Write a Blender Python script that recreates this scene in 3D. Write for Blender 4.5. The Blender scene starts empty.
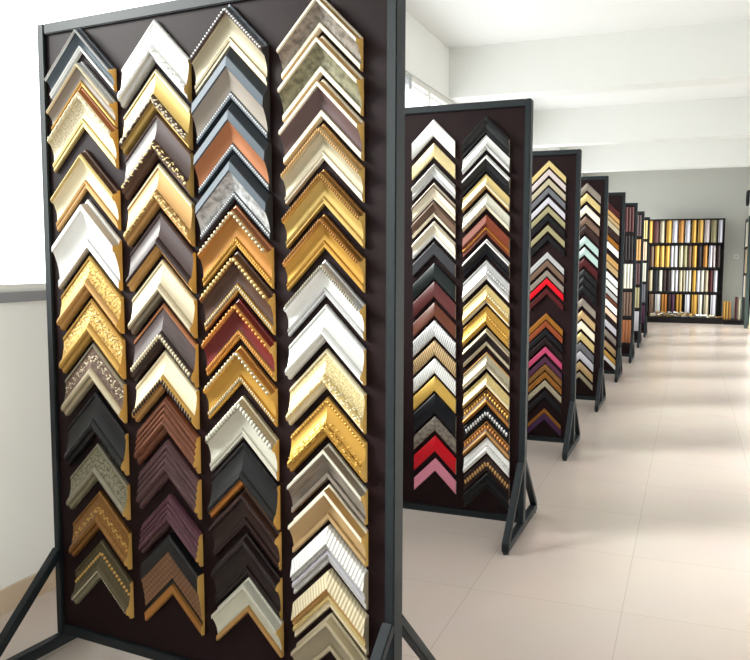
import bpy, bmesh, math, random
from mathutils import Vector, Matrix

random.seed(7)
S = bpy.context.scene
COL = S.collection
PI = math.pi
SKY = 2.1      # overcast sky strength
SUN = 5.5      # hazy sun
EXPO = 0.82     # camera exposure

# ------------------------------------------------------------------ materials
def lin(c):
    c = c / 255.0
    return c / 12.92 if c <= 0.04045 else ((c + 0.055) / 1.055) ** 2.4

FIN = {  # finish: (r, g, b) sRGB, metallic, roughness
 'white': ((240, 240, 238), 0, .28), 'whites': ((222, 222, 220), .1, .32), 'silver': ((205, 205, 206), .45, .34),
 'cream': ((232, 218, 184), .1, .34), 'cream2': ((222, 202, 150), .2, .36), 'ivory': ((234, 224, 202), .05, .34),
 'ivorys': ((212, 210, 196), .25, .34), 'ivoryg': ((222, 224, 206), .05, .32), 'champ': ((202, 190, 162), .45, .34),
 'champd': ((178, 168, 144), .35, .36), 'pewter': ((150, 144, 126), .5, .36), 'steel': ((112, 118, 128), .4, .34),
 'paleg': ((222, 198, 136), .4, .34), 'gold': ((204, 162, 88), .5, .34), 'gold2': ((208, 160, 76), .5, .32),
 'gold3': ((206, 174, 102), .45, .32), 'gold4': ((206, 168, 84), .2, .42), 'amber': ((186, 130, 68), .45, .34),
 'amber2': ((206, 138, 70), .45, .34), 'amberd': ((166, 108, 44), .45, .36), 'tan': ((194, 150, 92), .2, .4),
 'tan2': ((188, 158, 114), .2, .38), 'copper': ((172, 112, 76), .35, .36), 'bronze': ((148, 104, 54), .5, .36),
 'brown': ((84, 58, 46), .0, .36), 'brownd': ((72, 56, 54), .0, .34), 'brownm': ((112, 88, 74), .1, .38),
 'brownr': ((96, 54, 40), .0, .34), 'espresso': ((48, 31, 29), .0, .36), 'espd': ((34, 23, 24), .0, .34),
 'walnut': ((118, 72, 52), .0, .38), 'plum': ((88, 62, 64), .0, .38), 'plum2': ((100, 64, 76), .0, .38),
 'plumd': ((74, 40, 62), .0, .38), 'purple': ((70, 38, 74), .0, .38), 'burg': ((108, 34, 32), .0, .34),
 'burgb': ((86, 44, 44), .0, .36), 'burgd': ((72, 24, 26), .0, .36), 'redbr': ((118, 54, 34), .0, .3),
 'redg': ((140, 70, 40), .2, .36), 'red': ((206, 18, 34), .0, .34), 'pink': ((226, 142, 166), .0, .4),
 'pinkd': ((176, 66, 100), .0, .4), 'black': ((23, 23, 26), .0, .34), 'blackw': ((30, 30, 32), .0, .42),
 'blackb': ((17, 19, 25), .0, .36), 'blackg': ((28, 34, 34), .0, .34), 'charcoal': ((52, 52, 56), .0, .4),
 'slate': ((78, 88, 98), .1, .55), 'slated': ((34, 41, 48), .0, .6), 'slateg': ((104, 104, 110), .15, .38),
 'taupe': ((150, 140, 130), .15, .38), 'greige': ((138, 128, 118), .15, .36), 'olive': ((142, 138, 112), .2, .38),
 'olived': ((92, 82, 58), .25, .36), 'olivb': ((156, 148, 112), .2, .4), 'mauve': ((98, 78, 78), .1, .32),
 'lav': ((204, 202, 212), .25, .34), 'lavp': ((206, 192, 192), .2, .36), 'mint': ((186, 210, 204), .25, .34),
 'peach': ((232, 200, 172), .05, .38), 'weave': ((136, 100, 74), .15, .42),
 'raw': ((228, 184, 104), .0, .62), 'rawdark': ((54, 58, 66), .0, .5), 'rawgrey': ((160, 148, 126), .0, .6),
}
DARK = {'leaf': .42, 'speckle': .6, 'marble': .52, 'wood': .62, 'stripe': .74, 'stripe2': .45, 'weave': .5}
MATS = {}

def new_mat(name):
    m = bpy.data.materials.new(name)
    m.use_nodes = True
    return m, m.node_tree, m.node_tree.nodes['Principled BSDF']

def finish(spec):
    """Moulding finish 'gold' or 'gold:leaf': base colour with an optional relief pattern in arm coordinates."""
    if spec in MATS:
        return MATS[spec]
    base, _, pat = spec.partition(':')
    rgb, met, rough = FIN[base]
    m, nt, b = new_mat('finish_' + spec.replace(':', '_'))
    c = [lin(v) * .82 for v in rgb] + [1]
    b.inputs['Base Color'].default_value = c
    b.inputs['Metallic'].default_value = met
    b.inputs['Roughness'].default_value = rough
    b.inputs['Specular IOR Level'].default_value = .32
    N = nt.nodes
    L = nt.links
    uv = N.new('ShaderNodeUVMap')
    uv.uv_map = 'UVMap'
    mp = N.new('ShaderNodeMapping')
    L.new(uv.outputs['UV'], mp.inputs['Vector'])
    bump = N.new('ShaderNodeBump')
    bump.inputs['Distance'].default_value = .002
    ramp = N.new('ShaderNodeValToRGB')
    fac = None
    strength = .25
    if pat in ('leaf', 'marble', 'speckle', 'wood', ''):
        t = N.new('ShaderNodeTexNoise')
        L.new(mp.outputs['Vector'], t.inputs['Vector'])
        sc, strength, det = {'leaf': (120, .9, 2), 'marble': (55, .05, 6), 'speckle': (200, .6, 3), 'wood': (90, .25, 4), '': (160, .05, 2)}[pat]
        t.inputs['Scale'].default_value = sc
        t.inputs['Detail'].default_value = det
        if pat == 'wood':
            mp.inputs['Scale'].default_value = (.12, 3.0, 1)
        fac = t.outputs['Fac']
        ramp.color_ramp.elements[0].position = .38
        ramp.color_ramp.elements[1].position = .6
    elif pat in ('stripe', 'stripe2'):
        t = N.new('ShaderNodeTexWave')
        t.bands_direction = 'X'
        mp.inputs['Rotation'].default_value = (0, 0, .45)
        L.new(mp.outputs['Vector'], t.inputs['Vector'])
        t.inputs['Scale'].default_value = 27
        fac = t.outputs['Fac']
        strength = .8
    elif pat == 'weave':
        t = N.new('ShaderNodeTexChecker')
        mp.inputs['Rotation'].default_value = (0, 0, PI / 4)
        L.new(mp.outputs['Vector'], t.inputs['Vector'])
        t.inputs['Scale'].default_value = 95
        t2 = N.new('ShaderNodeTexNoise')
        L.new(mp.outputs['Vector'], t2.inputs['Vector'])
        t2.inputs['Scale'].default_value = 260
        mx = N.new('ShaderNodeMath')
        mx.operation = 'MULTIPLY_ADD'
        L.new(t.outputs['Fac'], mx.inputs[0])
        mx.inputs[1].default_value = .55
        L.new(t2.outputs['Fac'], mx.inputs[2])
        fac = mx.outputs[0]
        ramp.color_ramp.elements[0].position = .3
        ramp.color_ramp.elements[1].position = 1.0
        strength = .5
    if pat:
        k = DARK[pat]
        ramp.color_ramp.elements[0].color = (c[0] * k, c[1] * k, c[2] * k, 1)
        ramp.color_ramp.elements[1].color = (min(1, c[0] * 1.12), min(1, c[1] * 1.12), min(1, c[2] * 1.12), 1)
        L.new(fac, ramp.inputs['Fac'])
        L.new(ramp.outputs['Color'], b.inputs['Base Color'])
    bump.inputs['Strength'].default_value = strength
    L.new(fac, bump.inputs['Height'])
    L.new(bump.outputs['Normal'], b.inputs['Normal'])
    MATS[spec] = m
    return m

def plain(name, rgb, rough, met=0, noise=0, nscale=6, bump=0, spec=.5):
    m, nt, b = new_mat(name)
    c = [lin(v) for v in rgb] + [1]
    b.inputs['Base Color'].default_value = c
    b.inputs['Roughness'].default_value = rough
    b.inputs['Metallic'].default_value = met
    b.inputs['Specular IOR Level'].default_value = spec
    tc = nt.nodes.new('ShaderNodeTexCoord')
    t = nt.nodes.new('ShaderNodeTexNoise')
    t.inputs['Scale'].default_value = nscale
    t.inputs['Detail'].default_value = 4
    nt.links.new(tc.outputs['Object'], t.inputs['Vector'])
    if noise:
        r = nt.nodes.new('ShaderNodeValToRGB')
        r.color_ramp.elements[0].position = .3
        r.color_ramp.elements[1].position = .7
        r.color_ramp.elements[0].color = [v * (1 - noise) for v in c[:3]] + [1]
        r.color_ramp.elements[1].color = [min(1, v * (1 + noise)) for v in c[:3]] + [1]
        nt.links.new(t.outputs['Fac'], r.inputs['Fac'])
        nt.links.new(r.outputs['Color'], b.inputs['Base Color'])
    if bump:
        bn = nt.nodes.new('ShaderNodeBump')
        bn.inputs['Strength'].default_value = bump
        bn.inputs['Distance'].default_value = .003
        nt.links.new(t.outputs['Fac'], bn.inputs['Height'])
        nt.links.new(bn.outputs['Normal'], b.inputs['Normal'])
    return m

M_FRAME = plain('dark_grey_paint', (20, 27, 31), .5, noise=.08, nscale=20, spec=.3)
M_BOARD = plain('dark_brown_laminate', (26, 12, 14), .5, noise=.12, nscale=14, bump=.04, spec=.12)
M_BLACK = plain('black_paint', (20, 17, 18), .5, noise=.1, spec=.2)
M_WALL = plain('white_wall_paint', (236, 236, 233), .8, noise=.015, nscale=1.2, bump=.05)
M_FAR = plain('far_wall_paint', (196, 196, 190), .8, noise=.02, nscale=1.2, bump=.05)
M_CEIL = plain('ceiling_paint', (242, 242, 241), .85, noise=.01, nscale=1.0)
M_ALU = plain('aluminium_frame', (176, 178, 180), .4, met=.4, noise=.04)
M_SILL = plain('grey_sill_paint', (132, 132, 136), .5, noise=.05)
M_BASE = plain('beige_skirting_tile', (196, 176, 152), .3, noise=.05, nscale=3)
M_GREEN = plain('dark_green_paint', (40, 56, 54), .4, noise=.08)
M_RUBBER = plain('black_rubber', (22, 22, 23), .7, noise=.1)
M_PLASTIC = plain('white_plastic', (226, 224, 218), .4, noise=.02)

def floor_mat():
    m, nt, b = new_mat('polished_beige_tile')
    N = nt.nodes
    L = nt.links
    tc = N.new('ShaderNodeTexCoord')
    mp = N.new('ShaderNodeMapping')
    mp.inputs['Location'].default_value = (.21 + .62 * 10, -3.23 + .65 * 10, 0)
    L.new(tc.outputs['Object'], mp.inputs['Vector'])
    br = N.new('ShaderNodeTexBrick')
    br.offset = 0
    br.inputs['Scale'].default_value = 1
    br.inputs['Brick Width'].default_value = .62
    br.inputs['Row Height'].default_value = .65
    br.inputs['Mortar Size'].default_value = .0022
    br.inputs['Mortar Smooth'].default_value = .3
    br.inputs['Color1'].default_value = [lin(v) for v in (203, 189, 180)] + [1]
    br.inputs['Color2'].default_value = [lin(v) for v in (201, 187, 178)] + [1]
    br.inputs['Mortar'].default_value = [lin(v) for v in (184, 169, 158)] + [1]
    L.new(mp.outputs['Vector'], br.inputs['Vector'])
    nz = N.new('ShaderNodeTexNoise')
    nz.inputs['Scale'].default_value = 2.5
    nz.inputs['Detail'].default_value = 5
    L.new(tc.outputs['Object'], nz.inputs['Vector'])
    mx = N.new('ShaderNodeMix')
    mx.data_type = 'RGBA'
    mx.blend_type = 'MULTIPLY'
    mx.inputs[0].default_value = .10
    L.new(br.outputs['Color'], mx.inputs[6])
    L.new(nz.outputs['Color'], mx.inputs[7])
    L.new(mx.outputs[2], b.inputs['Base Color'])
    b.inputs['Roughness'].default_value = .26
    b.inputs['Specular IOR Level'].default_value = .5
    return m

def glass_mat():
    m = bpy.data.materials.new('window_glass')
    m.use_nodes = True
    nt = m.node_tree
    nt.nodes.clear()
    o = nt.nodes.new('ShaderNodeOutputMaterial')
    mix = nt.nodes.new('ShaderNodeMixShader')
    tr = nt.nodes.new('ShaderNodeBsdfTransparent')
    gl = nt.nodes.new('ShaderNodeBsdfGlossy')
    gl.inputs['Roughness'].default_value = .02
    lw = nt.nodes.new('ShaderNodeLayerWeight')
    pw = nt.nodes.new('ShaderNodeMath')
    pw.operation = 'POWER'
    pw.inputs[1].default_value = 7
    lw.inputs['Blend'].default_value = .5
    nt.links.new(lw.outputs['Facing'], pw.inputs[0])
    tr.inputs['Color'].default_value = (.96, .98, .97, 1)
    nt.links.new(pw.outputs[0], mix.inputs[0])
    nt.links.new(tr.outputs[0], mix.inputs[1])
    nt.links.new(gl.outputs[0], mix.inputs[2])
    nt.links.new(mix.outputs[0], o.inputs[0])
    return m

M_FLOOR = floor_mat()
M_GLASS = glass_mat()

# ------------------------------------------------------------------ objects
def link(name, me, mat, parent=None, loc=None, rz=0):
    o = bpy.data.objects.new(name, me)
    COL.objects.link(o)
    if mat is not None:
        me.materials.append(mat)
    if parent is not None:
        o.parent = parent
    if loc is not None:
        o.location = loc
    if rz:
        o.rotation_euler = (0, 0, rz)
    return o

def tag(o, label=None, cat=None, group=None, kind=None):
    if label:
        o['label'] = label
    if cat:
        o['category'] = cat
    if group:
        o['group'] = group
    if kind:
        o['kind'] = kind
    return o

def empty(name, loc, rz=0):
    o = bpy.data.objects.new(name, None)
    o.empty_display_size = .05
    COL.objects.link(o)
    o.location = loc
    o.rotation_euler = (0, 0, rz)
    return o

def bm_mesh(bm, name, smooth=False, angle=.6):
    bmesh.ops.recalc_face_normals(bm, faces=bm.faces)
    me = bpy.data.meshes.new(name)
    bm.to_mesh(me)
    bm.free()
    if smooth:
        for p in me.polygons:
            p.use_smooth = True
        me.set_sharp_from_angle(angle=angle)
    return me

def add_box(bm, x0, x1, y0, y1, z0, z1):
    v = [bm.verts.new(p) for p in ((x0, y0, z0), (x1, y0, z0), (x1, y1, z0), (x0, y1, z0), (x0, y0, z1), (x1, y0, z1), (x1, y1, z1), (x0, y1, z1))]
    for f in ((0, 1, 2, 3), (4, 5, 6, 7), (0, 1, 5, 4), (1, 2, 6, 5), (2, 3, 7, 6), (3, 0, 4, 7)):
        bm.faces.new([v[i] for i in f])

def box(name, dims, mat, parent=None, bevel=0, kind=None):
    bm = bmesh.new()
    add_box(bm, *dims)
    if bevel:
        bmesh.ops.bevel(bm, geom=list(bm.edges), offset=bevel, segments=2, affect='EDGES')
    o = link(name, bm_mesh(bm, name, bool(bevel), .5), mat, parent)
    if kind:
        o['kind'] = kind
    return o

def bar(name, p, q, w, d, mat, parent, bevel=.003):
    """Rectangular tube from p to q lying in a plane x = const: w along x, d across."""
    p = Vector(p)
    q = Vector(q)
    L = (q - p).length
    bm = bmesh.new()
    add_box(bm, -w / 2, w / 2, -d / 2, d / 2, 0, L)
    if bevel:
        bmesh.ops.bevel(bm, geom=list(bm.edges), offset=bevel, segments=2, affect='EDGES')
    z = (q - p).normalized()
    x = Vector((1, 0, 0))
    y = z.cross(x).normalized()
    mt = Matrix((x, y, z)).transposed().to_4x4()
    mt.translation = p
    bmesh.ops.transform(bm, matrix=mt, verts=bm.verts)
    return link(name, bm_mesh(bm, name, True, .5), mat, parent)

def cyl(name, c, r, h, mat, parent, seg=14):
    bm = bmesh.new()
    bmesh.ops.create_cone(bm, cap_ends=True, segments=seg, radius1=r, radius2=r * .85, depth=h, matrix=Matrix.Translation((c[0], c[1], c[2] + h / 2)))
    return link(name, bm_mesh(bm, name, True, .6), mat, parent)

ORD = ('first second third fourth fifth sixth seventh eighth ninth tenth eleventh twelfth thirteenth fourteenth fifteenth sixteenth '
       'seventeenth eighteenth nineteenth twentieth twenty-first twenty-second twenty-third twenty-fourth twenty-fifth twenty-sixth '
       'twenty-seventh twenty-eighth').split()

# ------------------------------------------------------------------ moulding profiles: across the arm v 0 (outer) .. 1 (inner), height h off the board
def curve(a, b, sag, n=6):
    return [(a[0] + (b[0] - a[0]) * k / n, a[1] + (b[1] - a[1]) * k / n - sag * math.sin(PI * k / n)) for k in range(n + 1)]

PROF = {
 'cap': [('o', [(0, 0), (0, .012), (.06, .014), (.11, .032)]), ('r', curve((.11, .032), (.26, .032), -.007)),
         ('p', [(.28, .026)] + curve((.28, .026), (.76, .012), .006)), ('i', [(.79, .019), (.87, .017), (.88, .014), (.96, .014), (1, .009), (1, 0)])],
 'rev': [('o', [(0, 0), (0, .012), (.05, .017), (.10, .016)]), ('p', [(.115, .013)] + curve((.115, .013), (.62, .025), .003)),
         ('r', [(.64, .030)] + curve((.64, .030), (.84, .034), -.006)), ('i', [(.87, .024), (.96, .020), (1, .012), (1, 0)])],
 'scoop': [('o', [(0, 0), (0, .010), (.07, .013)]), ('s', [(.085, .016), (.11, .042)]), ('o', [(.13, .044), (.22, .044), (.24, .037)]),
           ('p', curve((.25, .036), (.80, .012), .005)), ('i', [(.82, .020), (.96, .020), (1, .012), (1, 0)])],
 'blue': [('o', [(0, 0), (0, .012), (.17, .034)]), ('r', [(.19, .038), (.38, .041), (.41, .037)]), ('p', curve((.42, .036), (.84, .014), .004)),
          ('i', [(.86, .018), (.97, .018), (1, .010), (1, 0)])],
 'step': [('p', [(0, 0), (0, .020), (.03, .025), (.44, .036)]), ('s', [(.47, .033), (.50, .026), (.58, .027), (.61, .020)]),
          ('r', curve((.62, .020), (.79, .022), -.005)), ('i', [(.81, .014), (.95, .017), (1, .010), (1, 0)])],
 'weave': [('o', [(0, 0), (0, .028), (.04, .034), (.27, .034)]), ('p', [(.28, .030)] + curve((.28, .030), (.74, .014), .002)),
           ('s', [(.76, .009), (.83, .009)]), ('i', [(.84, .020), (.97, .018), (1, .012), (1, 0)])],
 'reed': [('o', [(0, 0), (0, .014), (.04, .020), (.07, .020)]), ('p', curve((.08, .018), (.24, .021), -.006) + curve((.25, .020), (.41, .025), -.006) + curve((.42, .024), (.58, .029), -.006)),
          ('r', curve((.60, .030), (.78, .032), -.007)), ('i', [(.80, .024)] + curve((.81, .022), (.97, .016), -.003) + [(1, .010), (1, 0)])],
 'flat': [('p', [(0, 0), (0, .010), (.03, .014), (.08, .016), (.90, .016), (.97, .013), (1, .009), (1, 0)])],
}
BAND_NAME = {'o': 'outer_lip', 's': 'side_edge', 'r': 'ridge', 'i': 'inner_lip'}

def strip(bm, uvl, pts, s, w, t, hs):
    """One run of profile points swept along an arm (s = +1 right, -1 left), mitred at the apex and cut upright at the end."""
    arc = 0
    prev = None
    for k, (v, h) in enumerate(pts):
        y = -h * hs
        a = bm.verts.new((0, y, -v * t))
        b = bm.verts.new((s * w, y, -w - v * t))
        if prev:
            pa, pb, pv, ph, parc = prev
            arc = parc + math.hypot((v - pv) * t * .707, (h - ph) * hs)
            f = bm.faces.new((pa, pb, b, a) if s < 0 else (pa, a, b, pb))
            f.smooth = True
            uvs = {pa: (pv * t * .707, parc), pb: (w * 1.414 + pv * t * .707, parc), a: (v * t * .707, arc), b: (w * 1.414 + v * t * .707, arc)}
            for l in f.loops:
                l[uvl].uv = uvs[l.vert]
        prev = (a, b, v, h, arc)

def strips_mesh(name, runs, s, w, t, hs):
    bm = bmesh.new()
    uvl = bm.loops.layers.uv.new('UVMap')
    for pts in runs:
        for ss in ((s,) if s else (-1, 1)):
            strip(bm, uvl, pts, ss, w, t, hs)
    me = bpy.data.meshes.new(name)
    bm.to_mesh(me)
    bm.free()
    me.set_sharp_from_angle(angle=.55)
    return me

def height_at(poly, v):
    for (v0, h0), (v1, h1) in zip(poly, poly[1:]):
        if v0 <= v <= v1 and v1 > v0:
            return h0 + (h1 - h0) * (v - v0) / (v1 - v0)
    return .02

def blob(bm, c, ax, ay, n, ra, rb, rn):
    """Low dome: semi-axes ra along ax, rb along ay, rn along n."""
    rings = []
    for lat in (0, .75):
        rings.append([bm.verts.new(c + ax * (ra * math.cos(lat) * math.cos(q)) + ay * (rb * math.cos(lat) * math.sin(q)) + n * (rn * math.sin(lat)))
                      for q in [2 * PI * k / 7 for k in range(7)]])
    top = bm.verts.new(c + n * rn)
    for k in range(7):
        j = (k + 1) % 7
        bm.faces.new((rings[0][k], rings[0][j], rings[1][j], rings[1][k]))
        bm.faces.new((rings[1][k], rings[1][j], top))

def trim_mesh(kind, v, size, poly, s, w, t, hs):
    bm = bmesh.new()
    d = Vector((s * .7071, 0, -.7071))
    wv = Vector((-s * .7071, 0, -.7071))
    n = Vector((0, -1, 0))
    Lg = w * 1.414
    rnd = random.Random(int(v * 1000) + int(size * 10000) + s)
    def at(x, vv, dh=0):
        return Vector((s * x, -(height_at(poly, vv) * hs + dh), -x - vv * t))
    if kind in ('bead', 'rope'):
        r = size
        step = (2.35 if kind == 'bead' else 1.75) * r
        k = int((Lg - 2 * r) / step)
        for i in range(k + 1):
            x = (r + i * step) * .7071
            c = at(x, v, -.001)
            if kind == 'bead':
                blob(bm, c, d, wv, n, r, r, r * .95)
            else:
                a = (d * .55 + wv * .83).normalized()
                b = (d * .83 - wv * .55).normalized()
                blob(bm, c, a, b, n, r * 1.35, r * .68, r * .8)
    else:                                             # carved leaves: overlapping lobes inside a band
        wid = size
        k = int(Lg / .0046)
        for i in range(k):
            x = (.004 + i * .0046) * .7071
            vv = v + wid * .5 * (math.sin(i * 1.05) * .75 + rnd.uniform(-.3, .3))
            ang = rnd.uniform(-1.2, 1.2) + (1 if i % 2 else -1) * .5
            a = d * math.cos(ang) + wv * math.sin(ang)
            b = -d * math.sin(ang) + wv * math.cos(ang)
            blob(bm, at(min(x, w - .004), vv, -.001), a, b, n, rnd.uniform(.0045, .0072), rnd.uniform(.002, .0031), rnd.uniform(.0022, .0036))
    me = bm_mesh(bm, 'trim', True, 1.2)
    return me

TRIM_NAME = {'bead': 'beading', 'rope': 'rope_trim', 'leaf': 'carved_relief'}

def corner(root_loc, rz, hw, t, prof, fin, trims, label, group, hs=1.0, raw='raw', parts=True):
    f = dict(x.split('=') for x in fin.split())
    runs = PROF[prof]
    poly = []
    segs = []
    for band, pts in runs:
        pts = ([poly[-1]] if poly else []) + pts
        poly += pts if not poly else pts[1:]
        segs.append((band, pts))
    pf = f['p']
    if not parts:
        o = link('moulding_corner', strips_mesh('moulding_corner', [p for _, p in segs] + [[(1, 0), (0, 0)]], 0, hw, t, hs), finish(pf), None, root_loc, rz)
        # upright end caps
        bm = bmesh.new()
        bm.from_mesh(o.data)
        for s in (-1, 1):
            vs = [bm.verts.new((s * hw, -h * hs, -hw - v * t)) for v, h in poly]
            bm.faces.new(vs)
        bm.to_mesh(o.data)
        bm.free()
        return tag(o, label, 'frame sample', group)
    r = empty('moulding_corner', root_loc, rz)
    tag(r, label, 'frame sample', group)
    for s in (-1, 1):
        main = [pts for b, pts in segs if b == 'p' or f.get(b, pf) == pf] + [[(1, 0), (0, 0)]]
        arm = link('arm', strips_mesh('arm', main, s, hw, t, hs), finish(pf), r)
        other = {}
        for b, pts in segs:
            if b != 'p' and f.get(b, pf) != pf:
                other.setdefault(b, []).append(pts)
        for b, rr in other.items():
            link(BAND_NAME[b], strips_mesh(BAND_NAME[b], rr, s, hw, t, hs), finish(f[b]), arm)
        bm = bmesh.new()
        bm.loops.layers.uv.new('UVMap')
        vs = [bm.verts.new((s * hw, -h * hs, -hw - v * t)) for v, h in poly]
        bm.faces.new(vs if s > 0 else vs[::-1])
        me = bpy.data.meshes.new('cut_end')
        bm.to_mesh(me)
        bm.free()
        link('cut_end', me, finish(raw), arm)
        for tr in [x for x in trims.split(';') if x]:
            kind, v, size, c = tr.split()
            link(TRIM_NAME[kind], trim_mesh(kind, float(v), float(size), poly, s, hw, t, hs), finish(c), arm)
    return r

# ------------------------------------------------------------------ samples on the racks (metres on each board)
NEAR_LEFT = [  # distance from the rack's right edge, apex height, arm height, profile, finishes, trim, look
    (1.151, 2.164, 0.0730, 'cap', 'o=steel r=silver p=slate i=white', '', 'silver and slate'),
    (1.149, 2.057, 0.0811, 'cap', 'o=silver r=cream p=taupe i=gold', '', 'cream and gold'),
    (1.148, 1.971, 0.1289, 'cap', 'o=copper r=cream p=cream:speckle i=paleg', 'leaf .2 .10 cream', 'wide cream'),
    (1.144, 1.770, 0.1296, 'cap', 'o=brown r=paleg p=cream i=tan', '', 'cream and tan gold'),
    (1.141, 1.606, 0.1656, 'scoop', 'o=white s=silver p=white i=silver', '', 'wide glossy white'),
    (1.137, 1.418, 0.1220, 'rev', 'o=gold p=gold:leaf r=tan i=tan', '', 'gold textured'),
    (1.134, 1.274, 0.1312, 'rev', 'o=gold p=gold:leaf r=gold i=gold', 'leaf .34 .22 paleg', 'gold leaf carved'),
    (1.132, 1.124, 0.1316, 'rev', 'o=pewter p=brownm:leaf r=champ i=champ', 'leaf .34 .26 champ', 'pewter scroll carved'),
    (1.128, 0.955, 0.1427, 'rev', 'o=black p=black:wood r=black i=black', 'rope .78 .006 black', 'matt black'),
    (1.125, 0.777, 0.1203, 'rev', 'o=pewter p=olive:leaf r=pewter i=olive', 'leaf .42 .30 pewter', 'grey green floral'),
    (1.122, 0.610, 0.1272, 'rev', 'o=bronze p=bronze:speckle r=bronze:speckle i=bronze', 'leaf .45 .16 gold', 'bronze gold speckled'),
    (1.119, 0.437, 0.1285, 'rev', 'o=olived p=olived:speckle r=olived i=olive', 'bead .36 .0065 gold;bead .80 .004 champ', 'dark olive gold beaded'),
]
NEAR_SECOND = [  # distance from the rack's right edge, apex height, arm height, profile, finishes, trim, look
    (0.836, 2.152, 0.1260, 'rev', 'o=white p=white r=white i=silver', 'leaf .72 .16 white', 'wide white carved edge'),
    (0.833, 2.000, 0.1245, 'rev', 'o=cream p=gold3 r=brown:leaf i=gold3', 'leaf .72 .14 champ', 'yellow gold brown flowered'),
    (0.831, 1.866, 0.1352, 'rev', 'o=brown p=brownd r=brown:leaf i=brown', 'leaf .72 .16 paleg', 'dark brown gold flowered'),
    (0.828, 1.709, 0.1316, 'rev', 'o=cream p=tan r=tan:leaf i=tan', 'leaf .72 .16 paleg', 'amber gold flowered'),
    (0.825, 1.557, 0.1273, 'rev', 'o=brownd p=brownd r=espresso i=tan', '', 'dark brown gold lipped'),
    (0.822, 1.406, 0.1195, 'rev', 'o=cream p=champ r=champ i=pewter', '', 'champagne silver'),
    (0.819, 1.267, 0.1387, 'rev', 'o=copper p=brownd:wood r=espresso i=espresso', 'rope .74 .007 champ', 'dark brown silver roped'),
    (0.817, 1.116, 0.1240, 'rev', 'o=cream p=cream r=gold i=tan', 'rope .78 .0075 espresso', 'cream dark roped'),
    (0.814, 0.966, 0.1189, 'reed', 'o=walnut p=walnut:wood r=walnut:wood i=walnut:wood', '', 'reddish walnut wood'),
    (0.811, 0.825, 0.1302, 'reed', 'o=plum p=plum:wood r=plum:wood i=plum:wood', '', 'plum brown wood'),
    (0.808, 0.644, 0.1068, 'reed', 'o=plum2 p=plum2:wood r=plum2:wood i=plum:wood', '', 'purple striped wood'),
    (0.805, 0.512, 0.2065, 'weave', 'o=blackw p=weave:weave s=blackw i=amber', '', 'wide woven brown black edged'),
]
NEAR_THIRD = [  # distance from the rack's right edge, apex height, arm height, profile, finishes, trim, look
    (0.545, 2.158, 0.1224, 'cap', 'o=steel r=brownd p=champd i=champ', 'bead .16 .0045 silver', 'champagne silver beaded edge'),
    (0.542, 2.032, 0.1490, 'blue', 'o=slated r=slate p=taupe i=slate', 'bead .90 .0035 white', 'slate blue and taupe'),
    (0.538, 1.875, 0.1425, 'blue', 'o=slated r=slate p=copper i=slate', 'bead .90 .0035 white', 'slate blue and copper'),
    (0.535, 1.723, 0.1325, 'blue', 'o=slated r=slate p=silver:marble i=slate', 'bead .90 .0035 white', 'slate blue and silver'),
    (0.531, 1.569, 0.1222, 'cap', 'o=copper r=amber p=amber i=gold2', 'bead .18 .0065 champ;rope .84 .005 gold2', 'orange gold beaded'),
    (0.527, 1.432, 0.1237, 'cap', 'o=brown r=bronze p=brown:wood i=gold', 'bead .18 .0065 paleg;rope .86 .005 champ', 'dark brown gold beaded'),
    (0.524, 1.287, 0.1191, 'cap', 'o=burg r=amber p=burg i=gold', 'bead .18 .0065 amber2;rope .86 .005 amber2', 'burgundy red gold beaded'),
    (0.520, 1.145, 0.1153, 'cap', 'o=amber r=gold2 p=gold2 i=gold2', 'bead .18 .0065 champ;rope .86 .005 champ', 'yellow gold beaded'),
    (0.516, 0.990, 0.1284, 'cap', 'o=champ r=pewter p=ivorys i=ivorys', 'rope .18 .0075 ivorys', 'champagne silver roped'),
    (0.513, 0.847, 0.1363, 'rev', 'o=black p=black r=black i=amber2', '', 'black with copper lip'),
    (0.509, 0.702, 0.1187, 'cap', 'o=espresso r=espresso p=espresso:wood i=espresso', '', 'dark coffee brown'),
    (0.506, 0.559, 0.1331, 'cap', 'o=espd r=espd p=espd i=espd', '', 'blackish brown'),
    (0.502, 0.418, 0.1118, 'scoop', 'o=ivorys s=ivorys p=ivoryg i=tan', '', 'greenish ivory tan lipped'),
]
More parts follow.
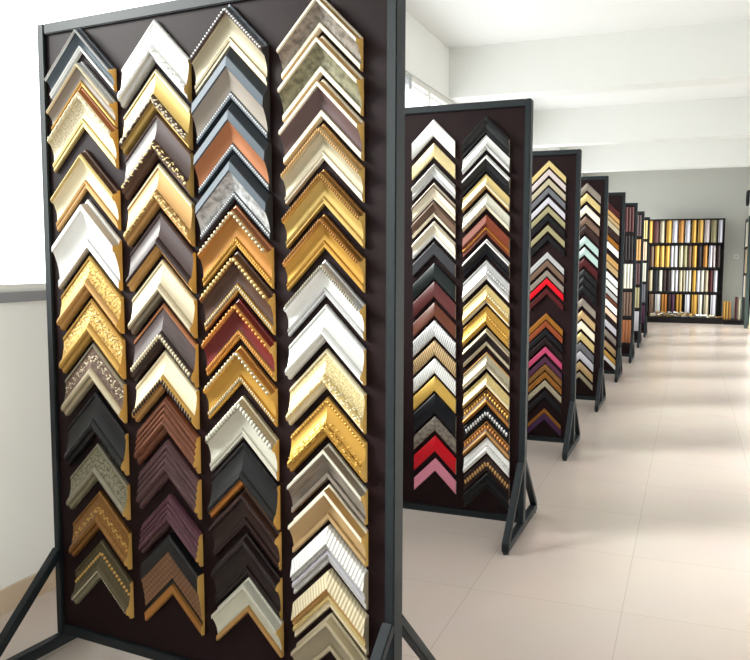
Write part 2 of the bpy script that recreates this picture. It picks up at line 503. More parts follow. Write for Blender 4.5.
NEAR_RIGHT = [  # distance from the rack's right edge, apex height, arm height, profile, finishes, trim, look
    (0.233, 2.139, 0.0914, 'scoop', 'o=ivory s=tan p=taupe:marble i=ivory', '', 'ivory and taupe marbled'),
    (0.231, 2.031, 0.1041, 'scoop', 'o=ivory s=tan p=olive:marble i=ivory', '', 'ivory and green marbled'),
    (0.229, 1.912, 0.1061, 'scoop', 'o=ivory s=tan p=mauve i=ivory', '', 'ivory and mauve brown'),
    (0.227, 1.788, 0.0973, 'cap', 'o=tan r=champ p=champ i=ivory', 'rope .185 .0048 tan', 'pale champagne gold'),
    (0.225, 1.662, 0.0985, 'cap', 'o=bronze r=gold p=gold3 i=gold3', 'rope .185 .0048 bronze', 'yellow gold ornate edge'),
    (0.224, 1.536, 0.0958, 'cap', 'o=bronze r=amber p=gold2 i=gold2', 'rope .185 .0048 bronze', 'orange gold ornate edge'),
    (0.222, 1.406, 0.1012, 'cap', 'o=silver r=silver p=white i=silver', 'rope .185 .0048 pewter', 'bright silver ornate edge'),
    (0.220, 1.279, 0.1024, 'rev', 'o=whites p=whites r=whites i=whites', '', 'plain silvery white'),
    (0.218, 1.151, 0.1124, 'rev', 'o=cream p=cream2:speckle r=paleg i=cream', 'leaf .70 .16 cream', 'cream gold carved'),
    (0.215, 1.011, 0.1144, 'rev', 'o=gold p=gold2 r=gold2:leaf i=gold2', 'bead .10 .005 gold2;leaf .62 .24 gold2', 'rich gold carved'),
    (0.213, 0.874, 0.1021, 'scoop', 'o=ivorys s=greige p=greige:wood i=greige', '', 'grey taupe silver lipped'),
    (0.211, 0.753, 0.1045, 'scoop', 'o=ivory s=tan p=tan2 i=tan2', '', 'tan ivory lipped'),
    (0.210, 0.632, 0.1138, 'step', 'p=white:stripe s=silver r=lav i=silver', '', 'white ribbed silver stepped'),
    (0.208, 0.498, 0.1164, 'step', 'p=cream:stripe s=tan r=paleg i=cream', '', 'cream ribbed gold stepped'),
    (0.205, 0.364, 0.1159, 'scoop', 'o=champ s=champ p=champd i=champ', '', 'plain champagne grey'),
]
SECOND_LEFT = [  # distance from the rack's right edge, apex height, arm height, profile, finishes, trim, look
    (0.504, 2.130, 0.0858, 'flat', 'p=whites', '', 'plain white'),
    (0.502, 2.010, 0.0725, 'flat', 'p=cream2:speckle', '', 'speckled pale gold'),
    (0.500, 1.903, 0.0683, 'cap', 'o=silver r=silver p=whites i=silver', '', 'silver white cove'),
    (0.499, 1.805, 0.0836, 'cap', 'o=ivory r=brownm p=ivory i=ivory', '', 'ivory brown lined'),
    (0.498, 1.711, 0.0772, 'cap', 'o=brownm r=brownm p=brownm i=ivory', '', 'brown ivory lipped'),
    (0.496, 1.608, 0.0828, 'cap', 'o=ivory r=ivory p=ivory i=whites', '', 'warm ivory'),
    (0.495, 1.501, 0.0686, 'flat', 'p=charcoal', '', 'dark charcoal'),
    (0.493, 1.392, 0.0852, 'flat', 'p=blackg', '', 'greenish black'),
    (0.492, 1.296, 0.0840, 'flat', 'p=burgb', '', 'burgundy brown'),
    (0.490, 1.186, 0.0739, 'flat', 'p=brownr', '', 'chestnut brown'),
    (0.489, 1.091, 0.0849, 'flat', 'p=silver:stripe', '', 'silver ribbed'),
    (0.487, 0.985, 0.0773, 'flat', 'p=tan2:stripe2', '', 'golden brown ribbed'),
    (0.486, 0.889, 0.0787, 'flat', 'p=whites:stripe', '', 'pale silver ribbed'),
    (0.485, 0.793, 0.0780, 'flat', 'p=gold4', '', 'plain flat gold'),
    (0.483, 0.702, 0.1080, 'flat', 'p=blackb', '', 'plain blue black'),
    (0.482, 0.578, 0.0761, 'flat', 'p=greige:marble', '', 'smoky taupe'),
    (0.480, 0.473, 0.0846, 'flat', 'p=red', '', 'bright red'),
    (0.478, 0.350, 0.0687, 'flat', 'p=pink', '', 'pink'),
]
SECOND_RIGHT = [  # distance from the rack's right edge, apex height, arm height, profile, finishes, trim, look
    (0.226, 2.129, 0.0835, 'scoop', 'o=black s=black p=black i=black', '', 'large black'),
    (0.224, 2.035, 0.0715, 'rev', 'o=whites p=whites r=silver i=whites', '', 'white grey'),
    (0.222, 1.936, 0.0818, 'scoop', 'o=white s=white p=black i=black', '', 'black white edged'),
    (0.221, 1.841, 0.0717, 'rev', 'o=paleg p=paleg r=cream i=tan', '', 'pale gold'),
    (0.219, 1.746, 0.0766, 'rev', 'o=ivorys p=ivorys r=ivorys i=cream', '', 'pale ivory'),
    (0.217, 1.637, 0.0962, 'step', 'p=redbr s=redbr r=amberd i=redbr', '', 'red brown banded'),
    (0.215, 1.513, 0.0785, 'scoop', 'o=white s=white p=black i=blackb', '', 'black with thin white edge'),
    (0.214, 1.407, 0.0968, 'rev', 'o=silver p=silver r=silver i=white', 'bead .5 .006 silver', 'silver beaded'),
    (0.212, 1.282, 0.0932, 'rev', 'o=paleg p=paleg r=gold i=cream', 'bead .5 .006 cream', 'light gold beaded'),
    (0.210, 1.172, 0.0953, 'rev', 'o=gold2 p=gold2 r=gold2 i=gold2', 'bead .5 .006 gold2', 'bright gold beaded'),
    (0.208, 1.059, 0.0906, 'cap', 'o=champ r=champ p=espd:speckle i=champ', '', 'dark speckled champagne lipped'),
    (0.206, 0.934, 0.0834, 'rev', 'o=tan p=champd:speckle r=champd:speckle i=ivory', '', 'champagne speckled'),
    (0.204, 0.827, 0.0749, 'rev', 'o=paleg p=paleg:speckle r=cream i=gold', '', 'pale cream gold'),
    (0.203, 0.742, 0.0789, 'rev', 'o=amber p=brown r=amber i=amberd', 'rope .36 .0105 gold2', 'amber gold roped'),
    (0.201, 0.653, 0.0687, 'flat', 'p=blackb', 'rope .5 .010 silver', 'black silver roped'),
    (0.200, 0.574, 0.0769, 'rev', 'o=amber p=brown r=tan i=amberd', 'rope .36 .0105 amber2', 'bronze gold roped'),
    (0.198, 0.489, 0.0825, 'rev', 'o=white p=white r=white i=white', 'bead .5 .006 silver', 'white beaded'),
    (0.197, 0.392, 0.0802, 'flat', 'p=espresso', 'rope .5 .0105 tan', 'dark brown gold roped'),
    (0.195, 0.300, 0.0768, 'scoop', 'o=blackb s=black p=black i=black', '', 'plain black'),
]
THIRD = [  # distance from the rack's right edge, apex height, arm height, profile, finishes, trim, look
    (0.223, 2.129, 0.0452, 'flat', 'p=paleg', '', 'gold beige'),
    (0.223, 2.067, 0.0452, 'flat', 'p=lavp', '', 'pinkish silver'),
    (0.223, 1.999, 0.0453, 'flat', 'p=champ', '', 'beige'),
    (0.223, 1.938, 0.0454, 'flat', 'p=slateg', '', 'slate grey'),
    (0.223, 1.865, 0.0455, 'flat', 'p=lav', '', 'lavender silver'),
    (0.222, 1.800, 0.0456, 'flat', 'p=olivb', '', 'olive beige'),
    (0.222, 1.739, 0.0457, 'flat', 'p=black', '', 'black'),
    (0.222, 1.664, 0.0458, 'flat', 'p=olivb', '', 'dull olive beige'),
    (0.222, 1.597, 0.0459, 'flat', 'p=black', '', 'glossy black'),
    (0.222, 1.466, 0.0461, 'flat', 'p=silver', '', 'bright silver'),
    (0.222, 1.407, 0.0462, 'flat', 'p=brownm', '', 'greyish brown'),
    (0.222, 1.334, 0.0463, 'flat', 'p=greige', '', 'taupe'),
    (0.222, 1.275, 0.0463, 'flat', 'p=red', '', 'bright red'),
    (0.221, 1.202, 0.0464, 'flat', 'p=burgd', '', 'black red'),
    (0.221, 1.017, 0.0467, 'flat', 'p=amberd', '', 'amber gold'),
    (0.221, 0.961, 0.0468, 'flat', 'p=redg', '', 'red and gold'),
    (0.221, 0.898, 0.0469, 'flat', 'p=black', '', 'plain black'),
    (0.221, 0.839, 0.0469, 'flat', 'p=espd', '', 'blackish brown'),
    (0.221, 0.768, 0.0470, 'flat', 'p=pinkd', '', 'rose pink'),
    (0.221, 0.693, 0.0457, 'flat', 'p=plumd', '', 'dark purple'),
    (0.220, 0.640, 0.0472, 'flat', 'p=bronze:stripe2', '', 'bronze ribbed'),
    (0.220, 0.581, 0.0473, 'flat', 'p=amberd:stripe2', '', 'amber ribbed'),
    (0.220, 0.517, 0.0474, 'flat', 'p=champd', '', 'pale taupe'),
    (0.220, 0.434, 0.0475, 'flat', 'p=black', '', 'matt black'),
    (0.220, 0.303, 0.0300, 'flat', 'p=amberd', '', 'golden brown'),
    (0.220, 0.269, 0.0478, 'flat', 'p=purple', '', 'deep purple'),
]
FOURTH = [  # distance from the rack's right edge, apex height, arm height, profile, finishes, trim, look
    (0.192, 2.140, 0.0715, 'flat', 'p=greige', '', 'taupe'),
    (0.194, 2.044, 0.0717, 'flat', 'p=paleg', '', 'ivory gold'),
    (0.196, 1.931, 0.0719, 'flat', 'p=ivory', '', 'light ivory'),
    (0.198, 1.827, 0.0720, 'flat', 'p=brownm', '', 'brown'),
    (0.199, 1.742, 0.0722, 'flat', 'p=espresso', '', 'dark brown'),
    (0.201, 1.637, 0.0724, 'flat', 'p=mint', '', 'mint silver'),
    (0.203, 1.532, 0.0725, 'flat', 'p=mint', '', 'pale mint'),
    (0.204, 1.427, 0.0727, 'flat', 'p=burgd', '', 'burgundy'),
    (0.206, 1.322, 0.0671, 'flat', 'p=black', '', 'black white edged'),
    (0.208, 1.245, 0.0673, 'flat', 'p=black', '', 'narrow black'),
    (0.209, 1.168, 0.0732, 'flat', 'p=black', '', 'second narrow black'),
    (0.211, 1.043, 0.0734, 'flat', 'p=greige', '', 'grey taupe'),
    (0.213, 0.923, 0.0736, 'flat', 'p=tan2', '', 'dull tan'),
    (0.215, 0.821, 0.0737, 'flat', 'p=ivory', '', 'ivory'),
    (0.217, 0.714, 0.0739, 'flat', 'p=paleg', '', 'cream'),
    (0.218, 0.617, 0.0741, 'flat', 'p=slateg', '', 'slate'),
    (0.220, 0.529, 0.0742, 'flat', 'p=lav', '', 'lavender white'),
    (0.222, 0.427, 0.0744, 'flat', 'p=tan2', '', 'beige gold'),
    (0.223, 0.324, 0.0480, 'flat', 'p=champd', '', 'dull beige'),
]
FIFTH = [  # distance from the rack's right edge, apex height, arm height, profile, finishes, trim, look
    (0.182, 2.084, 0.0697, 'flat', 'p=burgd', '', 'dark red brown'),
    (0.182, 2.002, 0.0524, 'flat', 'p=tan', '', 'gold beige'),
    (0.182, 1.938, 0.0466, 'flat', 'p=tan2', '', 'tan'),
    (0.182, 1.880, 0.0642, 'flat', 'p=champ', '', 'beige'),
    (0.182, 1.804, 0.0750, 'flat', 'p=espresso', '', 'dark brown'),
    (0.182, 1.705, 0.0644, 'flat', 'p=amberd', '', 'orange brown'),
    (0.182, 1.628, 0.0753, 'flat', 'p=white', '', 'bright white'),
    (0.182, 1.482, 0.0755, 'flat', 'p=tan', '', 'beige tan'),
    (0.182, 1.393, 0.0756, 'flat', 'p=tan2', '', 'dull tan'),
    (0.182, 1.276, 0.0758, 'flat', 'p=white', '', 'white'),
    (0.182, 1.181, 0.0759, 'flat', 'p=whites', '', 'plain white'),
    (0.182, 1.081, 0.0592, 'flat', 'p=silver', '', 'silver white'),
    (0.182, 1.009, 0.0462, 'flat', 'p=brownr', '', 'chestnut'),
    (0.182, 0.951, 0.0762, 'flat', 'p=white', '', 'clean white'),
    (0.182, 0.849, 0.0654, 'flat', 'p=peach', '', 'peach white'),
    (0.182, 0.772, 0.0536, 'flat', 'p=espd', '', 'blackish brown'),
    (0.182, 0.706, 0.0766, 'flat', 'p=lav', '', 'lavender'),
    (0.182, 0.587, 0.0767, 'flat', 'p=greige', '', 'taupe'),
    (0.182, 0.455, 0.0769, 'flat', 'p=tan2', '', 'light brown'),
    (0.182, 0.341, 0.0652, 'flat', 'p=gold2', '', 'bright gold'),
    (0.182, 0.272, 0.0480, 'flat', 'p=white', '', 'lowest white'),
]
# ------------------------------------------------------------------ racks
RACK_H = 2.2
RACK_W = 1.353
RACKS = [  # right front corner x, y, turn, label
 (-.7511, 2.0508, -.0868, 'nearest tall black display rack with four columns of moulding corners'),
 (-0.7578, 3.9979, -.0088, 'second black display rack, its two visible columns holding red and pink corners'),
 (-0.7610, 5.9231, 0, 'third black display rack with one visible column of thin corners'),
 (-0.7520, 7.8673, 0, 'fourth black display rack, showing mint and ivory corners'),
 (-0.7410, 9.8100, 0, 'fifth black display rack, showing slanted white and tan stripes'),
 (-0.7140, 11.67, 0, 'sixth black display rack, first one holding upright moulding lengths'),
 (-0.7300, 13.72, 0, 'seventh black display rack, between two racks of upright lengths'),
 (-0.7300, 15.60, 0, 'eighth black display rack, farthest of the aisle row'),
]

def rack_point(k, t, out=0.0, z=0.0):
    X, Y, a, _ = RACKS[k]
    return (X - t * math.cos(a) + out * math.sin(a), Y - t * math.sin(a) - out * math.cos(a), z)

def make_rack(k, rails=()):
    X, Y, a, label = RACKS[k]
    W = RACK_W
    h = W / 2
    r = empty('display_rack', rack_point(k, h), a)
    tag(r, label, 'display rack', 'display racks along the aisle')
    box('board', (-h + .028, h - .028, .012, .030, .09, RACK_H - .03), M_BOARD, r)
    for s in (-1, 1):
        x0, x1 = sorted((s * h, s * (h - .03)))
        box('post', (x0, x1, 0, .06, .052, RACK_H), M_FRAME, r, .003)
        xc = s * (h - .0175)
        box('foot', (xc - .0175, xc + .0175, -.335, .39, .012, .052), M_FRAME, r, .003)
        bar('brace', (xc, -.325, .045), (xc, .004, .365), .034, .030, M_FRAME, r)
        bar('brace', (xc, .38, .045), (xc, .056, .365), .034, .030, M_FRAME, r)
        for y in (-.315, .37):
            cyl('glide', (xc, y, 0), .015, .0125, M_RUBBER, r)
    box('rail', (-h + .03, h - .03, .002, .053, RACK_H - .035, RACK_H), M_FRAME, r, .003)
    box('rail', (-h + .03, h - .03, .002, .053, .052, .088), M_FRAME, r, .003)
    for z0, z1 in rails:
        box('cross_rail', (-h + .03, h - .03, .002, .0118, z0, z1), M_BLACK, r)
    return r

for k in range(5):
    make_rack(k)
ROWS = [(1.80, 2.14), (1.405, 1.745), (1.015, 1.355), (.63, .96), (.25, .57)]
GAPS = [(1.755, 1.79), (1.365, 1.397), (.97, 1.006), (.582, .622), (.20, .243)]
for k in (5, 6, 7):
    make_rack(k, GAPS)

def fill(k, rows, hw, where, hs, parts, group, raws=None):
    a = RACKS[k][2]
    for i, (t, z, tt, prof, fin, trims, look) in enumerate(rows):
        w = hw[0] + (hw[1] - hw[0]) * (2.15 - z) / 1.75 if isinstance(hw, tuple) else hw
        lab = '%s moulding corner, %s from top, %s' % (look, ORD[i], where)
        corner(rack_point(k, t, -.0115, z), a, w, tt, prof, fin, trims, lab, group, hs, raws[i] if raws else 'raw', parts)

G = 'moulding corner samples on the racks'
fill(0, NEAR_LEFT, (.143, .128), 'left column of nearest rack', 1.0, True, G)
fill(0, NEAR_SECOND, (.135, .118), 'second column of nearest rack', 1.0, True, G)
fill(0, NEAR_THIRD, (.130, .122), 'third column of nearest rack', 1.0, True, G, ['rawdark'] * 4 + ['raw'] * 9)
fill(0, NEAR_RIGHT, (.127, .122), 'right column of nearest rack', 1.0, True, G, ['raw'] * 12 + ['rawgrey'] * 3)
fill(1, SECOND_LEFT, .117, 'left column of second rack', .75, True, G, ['rawgrey'] * 18)
fill(1, SECOND_RIGHT, .121, 'right column of second rack', .75, True, G, ['rawgrey'] * 19)
fill(2, THIRD, .122, 'on the third rack', .7, False, G)
fill(3, FOURTH, .128, 'on the fourth rack', .7, False, G)
fill(4, FIFTH, .125, 'on the fifth rack', .7, False, G)

# ------------------------------------------------------------------ upright lengths
def stick_mesh(w, h, d):
    """Upright length: rounded front towards -y, back at y = 0, foot at z = 0."""
    bm = bmesh.new()
    uvl = bm.loops.layers.uv.new('UVMap')
    prof = [(-.5, 0), (-.5, .45), (-.36, .8), (-.2, .62), (.05, .72), (.3, 1), (.44, .9), (.5, .55), (.5, 0)]
    lo = [bm.verts.new((x * w, -y * d, 0)) for x, y in prof]
    hi = [bm.verts.new((x * w, -y * d, h)) for x, y in prof]
    n = len(prof)
    for i in range(n):
        j = (i + 1) % n
        f = bm.faces.new((lo[i], lo[j], hi[j], hi[i]))
        for l, uvv in zip(f.loops, ((0, i * w / n), (0, (i + 1) * w / n), (h, (i + 1) * w / n), (h, i * w / n))):
            l[uvl].uv = uvv
    bm.faces.new(lo)
    bm.faces.new(hi)
    return bm_mesh(bm, 'moulding_length', False)

def stick(loc, w, h, d, fin, label, group, rz=0, lean=0):
    o = link('moulding_length', stick_mesh(w, h, d), finish(fin), None, loc, rz)
    if lean:
        o.rotation_euler = (0, lean, rz)
    return tag(o, label, 'frame moulding', group)

ROWN = ('top', 'second', 'middle', 'fourth', 'bottom')
RK6 = [('burgb:wood', 'dark red brown'), ('espd:wood', 'blackish purple'), ('ivorys', 'ivory'), ('brownm:wood', 'striped brown'), ('copper', 'copper')]
RK7 = [('mauve:wood', 'grey brown'), ('tan', 'tan'), ('plum:wood', 'grey purple'), ('olivb', 'olive yellow'), ('lav', 'lavender grey')]
RK8 = [('paleg', 'pale yellow'), ('peach', 'peach'), ('ivorys', 'ivory'), ('slateg', 'blue grey'), ('plumd', 'dark purple')]
for k, cols, cnt, word in ((5, RK6, 4, 'sixth'), (6, RK7, 3, 'seventh'), (7, RK8, 2, 'eighth')):
    for i, ((z0, z1), (fn, look)) in enumerate(zip(ROWS, cols)):
        for j in range(cnt):
            t = .0565 + j * .0405
            stick(rack_point(k, t, -.0105, z0), .038, z1 - z0, .016, fn,
                  '%s moulding length, %s from right, %s row of %s rack' % (look, ORD[j], ROWN[i], word), 'upright lengths on the %s rack' % word)

# far wall rack
FY = 19.55
fr = empty('wall_rack', (-.14, FY, 0))
tag(fr, 'wide black wall rack of upright mouldings across the far end', 'display rack')
box('back_board', (-.82, .81, .03, .05, .10, 2.33), M_BLACK, fr)
for x in (-.83, .80):
    box('post', (x, x + .02, -.04, .05, .10, 2.345), M_BLACK, fr)
SH = [(2.315, 2.345), (1.765, 1.81), (1.21, 1.255), (.655, .70)]
for z0, z1 in SH:
    box('shelf', (-.81, .80, -.06, .03, z0, z1), M_BLACK, fr)
box('base', (-.83, .82, -.40, .05, 0, .135), M_BLACK, fr, .004)

def back_x(px):
    return -.94 + (px / 7.5 + 635 - 649) * .0212

FAR = [
 (1.811, .51, [(122, 35, 'gold2', 'gold'), (167, 44, 'burgb', 'dark red brown'), (213, 36, 'champ', 'beige'), (265, 40, 'gold2', 'bright gold'), (310, 40, 'lav', 'silver'), (358, 40, 'amber', 'copper gold'), (406, 38, 'mint', 'pale blue silver'), (453, 34, 'gold2', 'deep gold'), (502, 40, 'gold', 'warm gold'), (549, 38, 'lavp', 'pinkish beige'), (599, 40, 'olivb', 'olive cream'), (647, 32, 'silver', 'light silver')]),
 (1.256, .49, [(112, 22, 'espresso', 'dark brown'), (143, 26, 'brownm', 'taupe brown'), (180, 32, 'gold2', 'gold'), (220, 32, 'gold', 'warm gold'), (260, 32, 'gold2', 'bright gold'), (295, 22, 'silver', 'silver'), (322, 28, 'white', 'white'), (362, 28, 'cream', 'cream'), (395, 30, 'olivb', 'olive cream'), (428, 26, 'brownm', 'brown'), (465, 32, 'gold2', 'deep gold'), (502, 34, 'espd', 'blackish'), (544, 30, 'amber', 'copper gold'), (582, 26, 'silver', 'light silver'), (608, 20, 'lavp', 'pinkish grey'), (640, 30, 'espresso', 'coffee brown')]),
 (.701, .49, [(104, 28, 'amber', 'amber gold'), (137, 24, 'cream', 'cream'), (175, 40, 'blackb', 'black'), (212, 26, 'ivory', 'ivory'), (243, 26, 'espresso', 'dark brown'), (273, 30, 'espd', 'blackish brown'), (304, 28, 'white', 'white'), (333, 24, 'lav', 'silver'), (366, 24, 'cream', 'pale cream'), (390, 20, 'champ', 'beige'), (411, 20, 'white', 'clean white'), (433, 22, 'ivory', 'warm ivory'), (467, 26, 'gold2', 'gold'), (497, 26, 'silver', 'grey silver'), (527, 26, 'ivory', 'yellowish ivory'), (558, 28, 'champ', 'dull beige'), (591, 28, 'burgd', 'dark red'), (625, 28, 'silver', 'light silver')]),
 (.136, .50, [(100, 30, 'greige', 'taupe'), (147, 34, 'brownm', 'grey brown'), (195, 40, 'white', 'white'), (233, 20, 'amber', 'orange gold'), (255, 20, 'amber2', 'copper gold'), (283, 26, 'espresso', 'dark brown'), (312, 28, 'plumd', 'dark purple'), (346, 20, 'gold2', 'gold'), (369, 20, 'gold', 'warm gold'), (422, 35, 'lav', 'lavender white'), (475, 40, 'gold2', 'wide gold'), (518, 30, 'ivorys', 'cream grey'), (562, 34, 'cream', 'cream'), (615, 38, 'silver', 'light silver')]),
]
FARN = ('top', 'second', 'third', 'bottom')
for i, (z0, h, cols) in enumerate(FAR):
    for j, (px, w, fn, look) in enumerate(cols):
        fn = {'white': 'silver', 'ivory': 'ivorys', 'cream': 'champ', 'silver': 'lav', 'mint': 'lav', 'champ': 'champd'}.get(fn, fn)
        stick((back_x(px), FY + (.02 if i < 3 else -.02), z0), w / 7.5 * .0225, h * .985, .05, fn,
              '%s moulding length, %s from left, %s row of far wall rack' % (look, ORD[j], FARN[i]), 'upright lengths on the far wall rack',
              0, random.uniform(-.01, .01) if i == 1 else 0)
rnd = random.Random(11)
OFF = [('ivory', 'ivory'), ('champ', 'beige'), ('silver', 'silver'), ('tan', 'tan'), ('greige', 'taupe'), ('white', 'white'), ('gold', 'gold')]
for lay in range(4):
    for i in range(9 - lay):
        fn, look = OFF[(i * 3 + lay) % 7]
        L = rnd.uniform(.15, .26)
        x = -.74 + i * (.172 if lay < 2 else .13) + rnd.uniform(-.01, .01) + lay * .02
        me = stick_mesh(.04, L, .028)
        me.transform(Matrix.Rotation(PI / 2, 4, 'X') @ Matrix.Translation((0, 0, -L / 2)))
        me.transform(Matrix.Rotation(PI, 4, 'Y'))
        z0 = min(v.co.z for v in me.vertices)
        rz = rnd.uniform(.75, 1.1) * (1 if lay % 2 else -1) if lay < 2 else rnd.uniform(.2, .5) * (1 if lay % 2 else -1)
        o = link('moulding_offcut', me, finish(fn), None, (x, FY - .25 + rnd.uniform(-.02, .02), .1355 - z0 + lay * .0285), rz)
        tag(o, 'short %s offcut lying loose on the base of far wall rack' % look, 'offcut', 'offcuts on the base of the far wall rack')

# low plinth at the right of the far rack with a few lengths standing on it
pl = empty('low_plinth', (.90, FY - .15, 0))
tag(pl, 'low black plinth in the far right corner under gold lengths', 'plinth')
box('top', (-.20, .17, -.32, .28, .085, .10), M_BLACK, pl, .003)
box('base', (-.19, .16, -.30, .27, 0, .0848), M_BLACK, pl, .003)
for j, (dx, h, fn, look) in enumerate(((-.19, .40, 'gold2', 'bright gold'), (-.135, .40, 'gold', 'warm gold'), (-.08, .38, 'amber', 'orange gold'), (.05, .50, 'burgd', 'dark red'), (.11, .48, 'champd', 'grey beige'))):
    stick((.92 + dx, FY - .07, .1005), .05, h, .04, fn, '%s moulding length standing on low plinth in far right corner' % look, 'lengths on the low plinth')

# side rack along the right wall
sr = empty('wall_rack', (1.10, 18.2, 0))
tag(sr, 'dark green edged rack along the right wall at far end', 'display rack')
box('board', (.0, .03, -.02, 1.0, .05, 2.25), M_BLACK, sr)
box('post', (-.03, .035, -.08, -.022, 0, 2.32), M_GREEN, sr, .004)
box('post', (-.03, .035, 1.002, 1.04, 0, 2.30), M_GREEN, sr, .004)
box('rail', (-.02, .03, -.02, 1.0, 2.252, 2.30), M_GREEN, sr)
for z in (1.70, 1.14, .62):
    box('cross_rail', (-.022, -.001, -.02, 1.0, z - .04, z), M_BLACK, sr)
for i, (z, h, cs) in enumerate(((1.7005, .52, (('ivory', 'ivory'), ('champ', 'beige'), ('white', 'white'))), (1.1405, .50, (('champd', 'grey beige'), ('tan2', 'tan'), ('greige', 'taupe'))), (.6205, .46, (('brownm', 'brown'), ('champ', 'pale beige'), ('silver', 'silver'))))):
    for j, (fn, look) in enumerate(cs):
        stick((1.0995, 18.55 + j * .28, z), .12, h, .018, fn, '%s moulding length on right wall rack, %s row down' % (look, ORD[i]), 'lengths on the right wall rack', -PI / 2)

# ------------------------------------------------------------------ room shell
XL, XR, YF, YB, ZC = -2.5, 1.17, -3.0, 19.9, 3.67
SILL, HEAD = 1.275, 3.145

def struct(name, boxes, mat, parent=None, bevel=0):
    bm = bmesh.new()
    for b in boxes:
        add_box(bm, *b)
    o = link(name, bm_mesh(bm, name), mat, parent)
    o['kind'] = 'structure'
    return o

struct('floor', [(XL - .2, XR + .2, YF - .2, YB + .2, -.1, 0)], M_FLOOR)
struct('ceiling', [(XL - .2, XR + .2, YF - .2, YB + .2, ZC, ZC + .12)], M_CEIL)
struct('wall_left', [(XL - .2, XL, YF, YB, 0, SILL - .04), (XL - .2, XL, YF, YB, HEAD, ZC), (XL - .2, XL, YF, YF + .6, SILL - .04, HEAD), (XL - .2, XL, YB - .6, YB, SILL - .04, HEAD)], M_WALL)
struct('wall_right', [(XR, XR + .2, YF, YB, 0, ZC)], M_WALL)
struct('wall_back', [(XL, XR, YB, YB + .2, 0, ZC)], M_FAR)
struct('wall_front', [(XL, XR, YF - .2, YF, 0, ZC)], M_WALL)
struct('baseboard_left', [(XL, XL + .012, YF, YB, 0, .10)], M_BASE)
struct('baseboard_right', [(XR - .012, XR, YF, YB, 0, .10)], M_BASE)
struct('baseboard_back', [(XL, XR, YB - .012, YB, 0, .10)], M_BASE)
for n, y in enumerate((.68, 4.58, 8.48, 12.38, 16.28)):
    struct('trim_%d' % (n + 1), [(XL, XR, y, y + .30, 3.15, ZC)], M_WALL)

def window_left():
    y0, y1 = YF + .6, YB - .6
    w = empty('window_1', (XL, 0, 0))
    w['kind'] = 'structure'
    fr = [(-.07, -.02, y0, y1, SILL, SILL + .03), (-.07, -.02, y0, y1, HEAD - .05, HEAD), (-.06, -.03, y0, y1, HEAD - .095, HEAD - .08)]
    y = 7.85 - 1.95 * 5
    while y < y1:
        if y > y0:
            fr.append((-.07, -.02, y - .03, y + .03, SILL + .03, HEAD - .05))
        y += 1.95
    struct('window_frame', fr, M_PLASTIC, w)
    struct('window_sill', [(-.16, .012, y0, y1, SILL - .04, SILL)], M_SILL, w)
    struct('window_pane', [(-.047, -.043, y0, y1, SILL + .03, HEAD - .05)], M_GLASS, w)
    struct('window_latch', [(-.02, .03, 7.08, 7.16, 2.98, 3.11)], M_ALU, w)

window_left()

# small fittings on the far walls
so = empty('wall_socket', (.95, YB - .0005, 1.50))
tag(so, 'small pale wall socket right of the far wall rack', 'socket')
box('plate', (-.05, .05, -.012, 0, -.05, .05), M_PLASTIC, so, .004)
box('socket_face', (-.022, .022, -.016, -.0121, -.022, .022), M_ALU, so, .002)
hk = empty('wall_fitting', (XR - .0005, 18.7, 2.72))
tag(hk, 'dark round fitting high on the right wall near far end', 'wall fitting')
bm = bmesh.new()
seg = 20
for i in range(seg):
    a0 = 2 * PI * i / seg
    ring = []
    for q in range(8):
        b0 = 2 * PI * q / 8
        rr = .14 + .03 * math.cos(b0)
        ring.append(bm.verts.new((-.10 + .03 * math.sin(b0), rr * math.cos(a0), rr * math.sin(a0))))
bm.verts.ensure_lookup_table()
for i in range(seg):
    for q in range(8):
        bm.faces.new([bm.verts[j] for j in (i * 8 + q, i * 8 + (q + 1) % 8, ((i + 1) % seg) * 8 + (q + 1) % 8, ((i + 1) % seg) * 8 + q)])
link('ring', bm_mesh(bm, 'ring', True, 1), M_FRAME, hk)
box('bracket', (-.085, 0, -.02, .02, .10, .17), M_FRAME, hk, .004)

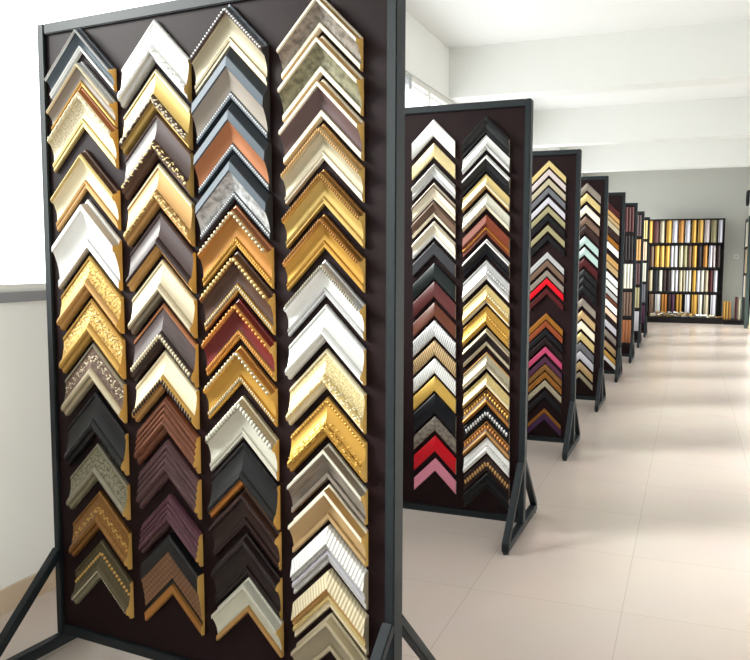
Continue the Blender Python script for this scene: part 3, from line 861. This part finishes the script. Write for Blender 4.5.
# ------------------------------------------------------------------ daylight
wd = bpy.data.worlds.new('overcast_sky')
S.world = wd
wd.use_nodes = True
bg = wd.node_tree.nodes['Background']
bg.inputs['Color'].default_value = (.97, .985, 1.0, 1)
bg.inputs['Strength'].default_value = SKY

def portal(name, loc, rot, sx, sy):
    l = bpy.data.lights.new(name, 'AREA')
    l.shape = 'RECTANGLE'
    l.size = sx
    l.size_y = sy
    l.cycles.is_portal = True
    o = bpy.data.objects.new(name, l)
    o.location = loc
    o.rotation_euler = rot
    COL.objects.link(o)

portal('daylight_window_left', (XL - .21, (YF + YB) / 2, (SILL + HEAD) / 2), (0, -PI / 2, 0), HEAD - SILL, YB - YF)
sl = bpy.data.lights.new('hazy_sun', 'SUN')
sl.energy = SUN
sl.angle = math.radians(22)
sl.color = (1.0, .985, .965)
so_ = bpy.data.objects.new('hazy_sun', sl)
so_.location = (-6, -3, 5)
so_.rotation_euler = Vector((.80, .34, -.40)).to_track_quat('-Z', 'Y').to_euler()
COL.objects.link(so_)

# ------------------------------------------------------------------ camera
F, YAW, PIT, ROL, HC = 795.8, .3766, .0883, .0026, 1.4074
fw = Vector((-math.sin(YAW) * math.cos(PIT), math.cos(YAW) * math.cos(PIT), -math.sin(PIT)))
rt = Vector((math.cos(YAW), math.sin(YAW), 0))
up = rt.cross(fw)
rt, up = rt * math.cos(ROL) + up * math.sin(ROL), up * math.cos(ROL) - rt * math.sin(ROL)
cam = bpy.data.cameras.new('camera')
cam.sensor_fit = 'HORIZONTAL'
cam.sensor_width = 36
cam.lens = F / 750 * 36
cam.clip_start = .05
co = bpy.data.objects.new('camera', cam)
COL.objects.link(co)
mw = Matrix((rt, up, -fw)).transposed().to_4x4()
mw.translation = (0, 0, HC)
co.matrix_world = mw
S.camera = co

S.view_settings.view_transform = 'Standard'
S.view_settings.look = 'None'
S.view_settings.gamma = 1
S.view_settings.use_curve_mapping = False
S.view_settings.exposure = EXPO
S.cycles.use_denoising = True
S.cycles.max_bounces = 10
S.cycles.diffuse_bounces = 6
S.cycles.caustics_reflective = False
S.cycles.caustics_refractive = False
S.cycles.sample_clamp_indirect = 6
